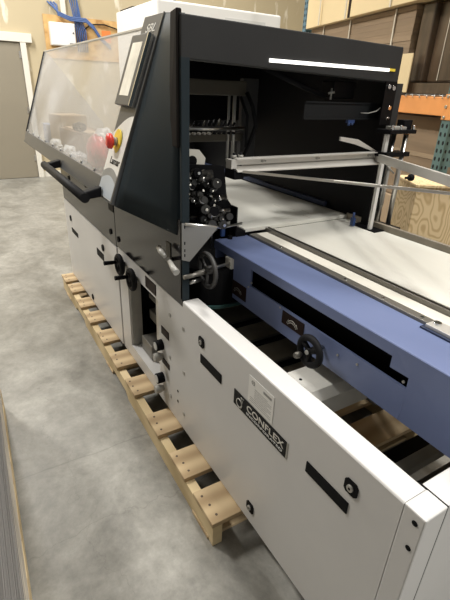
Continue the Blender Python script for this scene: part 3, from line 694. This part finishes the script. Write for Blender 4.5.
# lower tray and frame
part(MB().box(-1.70, -1.08, 0.08, 1.04, 0.585, 0.60), 'lower_tray', M['dkmetal'])
for x_ in (-1.50, -1.32, -1.14):
    part(MB().box(x_-0.012, x_+0.012, 0.08, 1.04, 0.60, 0.615), 'tray_rail', M['black'], 0.003)
    part(MB().box(x_-0.032, x_-0.02, 0.08, 1.04, 0.60, 0.613), 'tray_rail', M['midmetal'], 0.002)
gb = MB(); gb.prism([(-0.985, 0.078, 0.60), (-0.985, 0.078, 0.70), (-0.855, 0.078, 0.70), (-0.825, 0.078, 0.675), (-0.825, 0.078, 0.60)], (0, 0.40, 0), M['bracket'])
for (a, b_) in ((-0.93, 0.13), (-0.93, 0.20), (-0.87, 0.13)): gb.tube([(a, b_, 0.699), (a, b_, 0.7012)], 0.006, M['black'], 12)
part(gb, 'grey_base_bracket', None, 0.004)
part(MB().box(-1.00, -0.81, 0.478, 1.04, 0.56, 0.62), 'base_crossmember', M['midmetal'], 0.004)
part(MB().box(-0.62, -0.575, 0.08, 1.04, 0.46, 0.495), 'end_crossbar', M['greysteel'], 0.004)
part(MB().box(-0.70, -0.64, 0.08, 1.04, 0.40, 0.45), 'end_crossbar', M['black'], 0.004)
part(MB().box(-0.55, -0.52, 0.30, 1.04, 0.42, 0.46), 'end_crossbar', M['midmetal'], 0.004)
part(MB().box(-2.30, -0.38, 1.045, 1.065, ZB, 0.30).box(-2.30, -0.38, 1.045, 1.065, 0.74, 0.99), 'rear_frame_rail', M['dkmetal'])
for x_ in (-1.25, -0.36): part(MB().box(x_-0.03, x_, 1.0, 1.045, ZB, 0.96), 'frame_leg', M['dkmetal'], 0.002)
for x_ in (-2.3, -1.27): part(MB().box(x_-0.03, x_+0.03, 0.02, 0.08, ZB, 0.80), 'frame_leg', M['hoodin'], 0.002)
# end panels
part(MB().box(-0.372, -0.302, 0.080, 1.10, ZB, 0.812), 'end_panel', M['white'], 0.006, label='white end panel across the machine')
part(MB().box(-0.375, -0.3015, 0.0765, 0.0795, ZB, 0.8125), 'panel_gap_seal', M['black'])
# front slots, locks, labels
def slot(x0, x1, z0, z1, m='black', name='handle_slot', y=-0.0035):
    return part(MB().box(x0, x1, y, 0.001, z0, z1), name, M[m], 0.001)
slot(-1.30, -1.135, 0.615, 0.655); slot(-0.652, -0.489, 0.628, 0.666); slot(-2.75, -2.60, 0.598, 0.645, y=-0.007); slot(-3.455, -3.27, 0.555, 0.59, y=-0.007)
def lock(x, z, y0=0.0):
    mb = MB(); mb.prism([(x+a, y0-0.004, z+b) for a, b in ((-.022,-.014),(-.014,-.022),(.014,-.022),(.022,-.014),(.022,.014),(.014,.022),(-.014,.022),(-.022,.014))], (0, 0.005, 0), M['black']); mb.tube([(x, y0-0.004, z), (x, y0-0.009, z)], 0.010, M['greysteel'], 14)
    mb.tube([(x, y0-0.009, z), (x, y0-0.0095, z)], 0.004, M['black'], 8)
    part(mb, 'quarter_turn_lock', None, 0.002)
for (x, z) in ((-1.295, 0.711), (-0.492, 0.721), (-0.894, 0.212)): lock(x, z)
for (x, z) in ((-2.598, 0.690), (-3.454, 0.663), (-2.995, 0.182)):
    part(MB().tube([(x, -0.003, z), (x, -0.010, z)], 0.022, n=16), 'door_lock', M['black'])
for (x, z, y0) in ((-2.9, 1.02, 0.0), (-2.42, 0.845, 0.0), (-3.38, 0.98, 0.0), (-2.28, 0.80+0.04, 0.0)):
    part(MB().tube([(x, 0.001, z), (x, -0.006, z)], 0.016, n=14), 'skin_screw', M['black'])
part(MB().box(-2.42, -2.33, -0.003, 0.001, 0.975, 1.02), 'dark_plate', M['black'], 0.001)
for (x, z) in ((-1.46, .686), (-1.608, .458), (-1.457, .462), (-1.459, .227), (-1.606, .23), (-1.598, .688)): part(MB().tube([(x, 0.001, z), (x, -0.003, z)], 0.010, n=12), 'panel_screw', M['greysteel'])
for (x, z) in ((-1.523, .317), (-1.524, .257), (-.321, .786), (-.318, .709)): part(MB().tube([(x, 0.001, z), (x, -0.0015, z)], 0.007, n=12), 'panel_hole', M['black'])
slot(-1.885, -1.755, 0.715, 0.772, 'label', 'brown_plate'); slot(-1.70, -1.615, 0.545, 0.585, 'label', 'gauge_label'); slot(-1.70, -1.615, 0.378, 0.408, 'label', 'gauge_label')
for z in (0.478, 0.285):
    mb = MB(); mb.tube([(-1.70, 0, z), (-1.70, -0.035, z)], 0.027, M['black'], 20); mb.tube([(-1.70, -0.035, z), (-1.70, -0.037, z)], 0.021, M['gauge'], 20)
    gq = part(mb, 'pressure_gauge')
    part(MB().tube([(-1.70, 0, z-0.065), (-1.70, -0.020, z-0.065), (-1.70, -0.045, z-0.065)], [0.015, 0.022, 0.020], n=18), 'regulator_knob', M['knobw'], 0.002)
# nameplate
NX0, NX1, NZ0, NZ1 = -1.043, -0.742, 0.596, 0.658
npl = part(MB().box(NX0, NX1, -0.003, 0.001, NZ0, NZ1), 'maker_nameplate', M['logoblk'], 0.001, label='black nameplate with white lettering')
part(MB().box(NX1, NX1+0.006, -0.002, 0.001, NZ0, NZ1), 'nameplate_edge', M['greysteel'], parent=npl)
text_mesh('nameplate_lettering', 'CONFLEX', M['wprint'], (-0.958, -0.0032, 0.622), (1,0,0), (0,0,1), 0.026, npl, width=0.205, bold=0.012)
text_mesh('nameplate_small_lettering', 'INCORPORATED', M['labwhite'], (-0.958, -0.0032, 0.606), (1,0,0), (0,0,1), 0.009, npl, width=0.20, bold=0.01)
lg = MB(); lg.ring((-1.005, -0.0033, 0.619), (0,1,0), 0.017, 0.0018, M['wprint'], 24, 6); lg.tube([(-1.005, -0.0035, 0.60), (-0.99, -0.0035, 0.615), (-0.985, -0.0035, 0.635), (-0.995, -0.0035, 0.650), (-0.978, -0.0035, 0.65)], 0.002, M['wprint'], 6)
part(lg, 'nameplate_emblem', None, parent=npl)
# silver data sticker
SX0, SX1, SZ0, SZ1 = -0.960, -0.822, 0.664, 0.770
st = part(MB().box(SX0, SX1, -0.0015, 0.001, SZ0, SZ1), 'data_sticker', M['sticker'])
ln = MB()
for i in range(9):
    z = 0.733 - i*0.0072; x1 = SX1-0.01 if i % 3 else SX1-0.03
    ln.box(SX0+0.036 if i < 6 else SX0+0.012, x1, -0.0019, -0.0014, z-0.0008, z+0.0008)
ln.box(SX1-0.055, SX1-0.012, -0.0019, -0.0014, 0.748, 0.757)
ln.ring((SX0+0.026, -0.0016, 0.752), (0,1,0), 0.008, 0.0012, None, 18, 5)
ln.tube([(SX0+0.021, -0.0018, 0.745), (SX0+0.031, -0.0018, 0.76)], 0.001, None, 5)
part(ln, 'sticker_print', M['labgrey'], parent=st)
# two front handwheels
for (x, z, y) in ((-2.20, 0.722, -0.03), (-2.015, 0.705, -0.03)):
    w = handwheel((x, y, z), 0.048, 0.014, M['rubber'], (0.0, 0.0, 0.0, 0.01, M['black']) if False else None, shaft=((x, 0.0, z), (x, y, z), 0.012))
    part(MB().tube([(x-0.035, y, z+0.005), (x-0.035, y-0.03, z+0.005), (x-0.035, y-0.075, z+0.008)], [0.007, 0.011, 0.012]), 'crank_knob', M['black'], parent=w)
# T handle lever on dark skin
lv = part(MB().box(-1.62, -1.575, -0.004, 0.0, 0.93, 1.03), 'lever_slot', M['olive'], 0.002)
part(MB().tube([(-1.575, 0.0, 0.962), (-1.52, -0.04, 0.985)], 0.009, M['midmetal']).tube([(-1.62, -0.035, 1.005), (-1.585, -0.04, 1.0), (-1.545, -0.04, 0.99)], [0.011, 0.013, 0.008], M['knobw'])
     .tube([(-1.50, -0.04, 0.985), (-1.46, -0.045, 0.975), (-1.425, -0.045, 0.965)], [0.009, 0.012, 0.014], M['knobw']), 'release_lever', None, parent=lv)
# adjustable feet to pallet
for (x, y) in ((-3.5, 0.5), (-2.4, 0.5), (-1.3, 0.5), (-0.5, 0.5)):
    part(MB().tube([(x, 0.48, 0.128), (x, 0.48, 0.17)], 0.03).box(x-0.04, x+0.04, 0.02, 1.06, 0.165, 0.20), 'levelling_foot', M['dkmetal'])
# print on table plate
for (x, y) in ((-1.95, 0.80), (-1.86, 0.83), (-1.78, 0.86), (-1.70, 0.80)):
    part(MB().box(x, x+0.06, y, y+0.002, 1.036, 1.0365), 'plate_marking', M['gboard2'])

# ------------------------------------------------------------------ junk inside the cover
ZT = 1.155
cbx = thing('open_carton', 'open brown cardboard carton lying inside the clear cover', 'box', (-3.17, 0.10, ZT))
def rotbox(mb, cx, cy, z0, L_, W_, H_, ang, m=None):
    c, s_ = math.cos(ang), math.sin(ang)
    p = [(-L_/2,-W_/2),(L_/2,-W_/2),(L_/2,W_/2),(-L_/2,W_/2)]
    q = [(cx+a*c-b*s_, cy+a*s_+b*c) for a, b in p]
    return mb.hexa([(x, y, z0) for x, y in q] + [(x, y, z0+H_) for x, y in q], m)
rotbox(MB(), 0, 0, 0.0, 0.55, 0.20, 0.17, 0.05).build('carton_body', mat('dark_brown_carton', (0.20, 0.12, 0.065), 0.8), cbx, 0.003)
rotbox(MB(), 0, -0.02, 0.171, 0.53, 0.10, 0.004, 0.05).build('carton_flap', M['carton2'], cbx)
tag(rotbox(MB(), -3.66, 0.10, ZT, 0.22, 0.20, 0.24, 0.2).build('grey_box', M['carton2'], None, 0.004), 'upright pale box at the far left corner inside the clear cover', 'box')
tag(rotbox(MB(), -3.86, 0.02, ZT, 0.14, 0.12, 0.16, 0.0).build('blue_carton', mat('blue_grey_box', (0.16, 0.22, 0.36), 0.6), None, 0.004), 'small blue-grey box in the far left corner inside the clear cover', 'box')
def crumple(name, c, r, sc_, m, label, cat):
    mb = MB(); mb.blob(c, r, m, 3, 0.10, sc_)
    zmin = c[2]-r*sc_[2]*1.0
    for v in mb.bm.verts:
        d = v.co-Vector(c); k = 1 + 0.22*math.sin(d.x*95+d.z*60)*math.cos(d.y*80+d.x*40) + random.uniform(-.06, .06)
        v.co = Vector(c)+d*k*0.9; v.co.z = max(v.co.z, zmin)
    for f in mb.bm.faces: f.smooth = False
    return tag(mb.build(name), label, cat)
crumple('crumpled_paper', (-2.80, 0.12, ZT+0.115), 0.10, (1.2, 0.8, 1.05), M['paper'], 'crumpled white paper heap inside the clear cover behind the red bag', 'paper')
crumple('crumpled_film', (-3.35, -0.065, ZT+0.056), 0.08, (1.8, 0.4, 0.6), M['paper'], 'crumpled white wrapping at the cover front beside the brown carton', 'wrapping')
crumple('plastic_bag', (-2.82, -0.04, ZT+0.045), 0.06, (1.5, 0.8, 0.65), M['film'], 'clear blue-tinted plastic bag next to the red bag', 'bag')
crumple('crumpled_wrapping', (-3.02, -0.05, ZT+0.05), 0.075, (1.4, 0.5, 0.62), M['paper'], 'small crumpled white wrapping between the brown carton and the clear bag', 'wrapping')
crumple('dark_cloth', (-2.98, 0.02, ZT+0.205), 0.035, (1.6, 1.2, 0.8), M['black'], 'small dark cloth lying on top of the brown carton inside the clear cover', 'cloth')
rb = MB(); rb.blob((-2.56, 0.0, ZT+0.105), 0.085, M['redbag'], 3, 0.07, (1.35, 0.65, 1.15)); tag(rb.build('red_bag'), 'crumpled red plastic bag inside the clear cover by the stop button', 'bag')
tag(MB().tube([(-2.62, -0.095, ZT+0.022), (-2.4, -0.10, ZT+0.022), (-2.05, -0.10, ZT+0.022)], 0.018, n=12).build('steel_bar', M['steel']), 'bright metal bar lying along the bottom inside the clear cover', 'bar')

# ------------------------------------------------------------------ board stack, left foreground
sp = thing('stack_pallet', 'low timber pallet under the grey board stack at left', 'pallet', (-1.3, -1.1, 0))
th = math.radians(-1.9)
def sr(x, y):   # stack frame -> world
    dx, dy = x+2.2, y+0.722
    return (-2.2 + dx*math.cos(th) - dy*math.sin(th), -0.722 + dx*math.sin(th) + dy*math.cos(th))
def sbox(mb, x0, x1, y0, y1, z0, z1, org, m=None):
    q = [sr(x0,y0), sr(x1,y0), sr(x1,y1), sr(x0,y1)]
    return mb.hexa([(x-org[0], y-org[1], z0-org[2]) for x, y in q] + [(x-org[0], y-org[1], z1-org[2]) for x, y in q], m)
og = (-1.3, -1.1, 0)
for (a, b) in ((-0.76, -0.722), (-1.2, -1.16), (-1.62, -1.58)): sbox(MB(), -2.2, 0.2, a, b, 0.02, 0.11, og).build('stringer', M['strw'], sp, 0.003)
for k in range(9):
    x0 = -2.2 + k*0.28; sbox(MB(), x0, x0+0.12, -1.62, -0.722, 0.11, 0.13, og).build('deck_board', M['deck'], sp, 0.002)
for k in range(3):
    x0 = -2.2 + k*1.14; sbox(MB(), x0, x0+0.12, -1.62, -0.722, 0.0, 0.02, og).build('bottom_board', M['deck'], sp, 0.002)
stk = MB()
z = 0.13; k = 0
while z < 0.98:
    h = random.choice([0.006, 0.009, 0.012, 0.02]); j = random.uniform(0, 0.003)
    sbox(stk, -2.18+random.uniform(0, 0.012), 0.15, -1.60, -0.722-j, z, z+h-0.0006, (0,0,0), M['gboard2'] if (z < 0.30 or random.random() < 0.12) else M['gboard']); z += h; k += 1
so = stk.build('board_stack'); tag(so, 'tall stack of grey chipboard sheets on pallet at left foreground', 'board stack', kind='stuff')

# ------------------------------------------------------------------ pallet rack and its load
P0 = Vector((-1.87, 2.02, 0)); dv = Vector((-.967, .256, 0)).normalized(); nv = Vector((.256, .967, 0)).normalized()
def R3(t, d, z): return P0 + dv*t + nv*d + Vector((0,0,z))
def rbox(mb, t0, t1, d0, d1, z0, z1, m=None):
    return mb.hexa([R3(t0,d0,z0), R3(t1,d0,z0), R3(t1,d1,z0), R3(t0,d1,z0), R3(t0,d0,z1), R3(t1,d0,z1), R3(t1,d1,z1), R3(t0,d1,z1)], m)
rack = thing('pallet_rack', 'warehouse pallet rack with orange beams and teal uprights behind the machine', 'rack')
for t0, m_ in ((-0.075, 'teal'), (2.20, 'tealdk')):
    for d0 in (0.0, 1.0):
        mb = MB(); rbox(mb, t0, t0+0.075, d0, d0+0.07, 0, 3.6, M[m_])
        z = 0.1
        while z < 3.5:
            for a in (0.018, 0.057):
                c = R3(t0+a, d0-0.0005, z + (0.0 if a < .03 else 0.0)); mb.prism([c + dv*(0.009*math.cos(q)) + Vector((0,0,0.014*math.sin(q))) for q in [i*math.pi/4 for i in range(8)]], -nv*0.0008, M['hole'])
            for a in (0.02, 0.05):   # perforations on the side facing the machine end
                c = R3(t0-0.0003, d0+a, z); mb.prism([c + nv*(0.007*math.cos(q)) + Vector((0,0,0.012*math.sin(q))) for q in [i*math.pi/4 for i in range(8)]], -dv*0.0008, M['hole'])
            z += 0.05
        mb.build('upright', None, rack)
    for z in (0.4, 1.2, 2.0, 2.8):
        rbox(MB(), t0+0.02, t0+0.055, 0.07, 1.0, z, z+0.035).build('upright_brace', M[m_], rack)
for d0 in (-0.002, 1.02):
    for (t0, t1) in ((0.0, 2.20), (-2.3, -0.075)):
        rbox(MB(), t0, t1, d0, d0+0.045, 1.505, 1.615).build('beam', M['orange'], rack, 0.004)
rbox(MB(), -0.076, 0.005, -0.008, -0.002, 1.485, 1.632).build('beam_connector', M['orange'], rack, 0.002)
for z in (1.50, 1.56, 1.62):
    c = R3(-0.02, -0.008, z); MB().tube([c, c-nv*0.006], 0.010, None, 10).build('connector_rivet', M['steel'], rack)
wd = MB()
for i in range(30):
    t = 0.03 + i*0.073; wd.tube([R3(t, -0.01, 1.605), R3(t, -0.012, 1.622), R3(t, 0.03, 1.625), R3(t, 1.06, 1.625)], 0.004, None, 6)
for i in range(8): wd.tube([R3(0.0, 0.02+i*0.14, 1.621), R3(2.2, 0.02+i*0.14, 1.621)], 0.004, None, 6)
wd.build('wire_deck', M['wire'], rack)

ZS = 1.631
bun = thing('cardboard_bundle', 'strapped bundle of brown corrugated board on the orange rack shelf', 'cardboard bundle')
mb = MB(); z = ZS
while z < 2.17:
    h = random.choice([0.02, 0.03, 0.04]); j = random.uniform(0, 0.006); rbox(mb, 0.52, 2.12, 0.03+j, 0.95, z, min(z+h, 2.172)-0.001); z += h
mb.build('brown_boards', M['carton'], bun)
for t in (0.73, 1.36, 1.84):
    rbox(MB(), t, t+0.013, 0.022, 0.029, ZS+0.001, 2.17).build('strap', M['strap'], bun)
tb_ = thing('tan_board_bundle', 'pale tan board bundle lying on top of the brown bundle', 'board bundle')
mb = MB(); rbox(mb, 0.32, 1.30, -0.03, 0.9, 2.178, 2.56); rbox(mb, 1.31, 2.16, -0.015, 0.9, 2.174, 2.56); mb.build('tan_boards', M['tan'], tb_, 0.003)
for t in (0.73, 1.36, 1.84):
    rbox(MB(), t, t+0.013, -0.040, -0.033, 2.175, 2.56).build('strap', M['strap'], tb_)
ft = MB(); rbox(ft, 1.30, 1.335, -0.032, -0.028, 2.175, 2.56); ft.build('board_edge', M['label'], tb_)
dw = thing('wrapped_stack', 'dark brown film-wrapped stack on the rack shelf beside the tan flap', 'wrapped stack')
mb = MB()
for (t0, t1, d0) in ((0.36, 0.49, 0.06), (0.22, 0.36, 0.10), (0.02, 0.22, 0.07)): rbox(mb, t0, t1, d0, 0.95, ZS+0.07, 2.172)
mb.build('wrapped_boards', M['wrapped'], dw, 0.012)
rbox(MB(), -0.0, 0.47, 0.02, 0.95, ZS, ZS+0.065).build('base_board', M['wrapped'], dw)
rbox(MB(), 0.24, 0.245, 0.09, 0.10, ZS+0.08, 2.17).build('wrap_seam', M['strap'], dw)
rbox(MB(), 0.0, 0.31, 0.06, 0.95, 2.174, 2.6).build('upper_boards', M['wrapped'], dw, 0.01)
tag(rbox(MB(), 0.395, 0.515, -0.018, -0.010, ZS+0.004, 1.875).build('tan_flap', M['tan'], None, 0.001), 'pale tan piece of board standing at the wrapped stack corner', 'board')
# boxes under the beam
bx1 = thing('brown_carton', 'large brown carton under the orange rack beam', 'carton')
rbox(MB(), 0.08, 1.35, 0.12, 0.95, 0.905, 1.49).build('carton_body', M['carton'], bx1, 0.006)
rbox(MB(), 0.08, 1.35, 0.115, 0.12, 1.22, 1.25).build('tape', M['carton2'], bx1)
bx2 = thing('pale_carton', 'lower carton under the large brown carton in the rack', 'carton')
rbox(MB(), 0.06, 1.45, 0.10, 1.0, 0.15, 0.90).build('carton_body', M['carton2'], bx2, 0.006)
rbox(MB(), 0.06, 1.45, 0.10, 1.0, 0.0, 0.15).build('carton_base', M['deck'], bx2)
# plywood crate, close behind machine
pc = thing('plywood_crate', 'pale grained plywood crate standing behind the machine right end', 'crate', (-1.565, 1.50, 0))
cxd = Vector((0.51, 0.86, 0)).normalized(); cyd = Vector((-0.86, 0.51, 0)).normalized()
def cbox(mb, a0, a1, b0, b1, z0, z1):
    q = [cxd*a+cyd*b for a, b in ((a0,b0),(a1,b0),(a1,b1),(a0,b1))]
    return mb.hexa([v+Vector((0,0,z0)) for v in q]+[v+Vector((0,0,z1)) for v in q])
cbox(MB(), 0, 0.75, 0.0, 0.30, 0.10, 1.155).build('crate_wall', M['ply'], pc, 0.002)
cbox(MB(), -0.012, 0.765, -0.012, 0.315, 1.156, 1.170).build('crate_lid', M['ply'], pc, 0.002)
cbox(MB(), 0.0, 0.75, 0.0, 0.09, 0.0, 0.10).build('crate_skid', M['strw'], pc)
cbox(MB(), 0.0, 0.75, 0.21, 0.30, 0.0, 0.10).build('crate_skid', M['strw'], pc)

# ------------------------------------------------------------------ lights
def area(name, loc, rot, sx, sy, power, color=(1, 0.96, 0.88)):
    l = D.lights.new(name, 'AREA'); l.shape = 'RECTANGLE'; l.size = sx; l.size_y = sy; l.energy = power; l.color = color
    o = D.objects.new(name, l); col.objects.link(o); o.location = loc; o.rotation_euler = rot; return o
for (x, y, p) in ((-7.0, -0.8, 200), (-5.0, -2.2, 340), (-4.4, 2.6, 110), (-1.3, 0.6, 100), (-0.2, 1.6, 78), (-6.9, 3.4, 110), (2.3, 1.2, 230)):  # unseen overhead lamps, added where chosen faces needed more light
    area('overhead_fill_lamp', (x, y, 5.6), (0, 0, 0), 1.3, 0.4, p, (1, 0.975, 0.93))
w = D.worlds.new('world'); bpy.context.scene.world = w; w.use_nodes = True
w.node_tree.nodes['Background'].inputs[0].default_value = (0.85, 0.86, 0.84, 1)
w.node_tree.nodes['Background'].inputs[1].default_value = 0.36

# ------------------------------------------------------------------ camera
cam = D.cameras.new('camera'); co = D.objects.new('camera', cam); col.objects.link(co)
cam.sensor_fit = 'VERTICAL'; cam.sensor_height = 36; cam.lens = 36*435.855/600; cam.clip_start = 0.02
rx = Vector((0.50963617, 0.85959514, 0.03697525)); dn = Vector((0.39189264, -0.19365768, -0.89939805)); fw = Vector((-0.76595767, 0.47285611, -0.43556397))
mtx = Matrix((( rx.x, -dn.x, -fw.x, 0.0), (rx.y, -dn.y, -fw.y, -0.7), (rx.z, -dn.z, -fw.z, 1.61), (0, 0, 0, 1)))
co.matrix_world = mtx
sc_ = bpy.context.scene; sc_.camera = co
sc_.view_settings.view_transform = 'Standard'; sc_.view_settings.look = 'None'
sc_.view_settings.exposure = 0.0; sc_.view_settings.gamma = 1.0; sc_.view_settings.use_curve_mapping = False
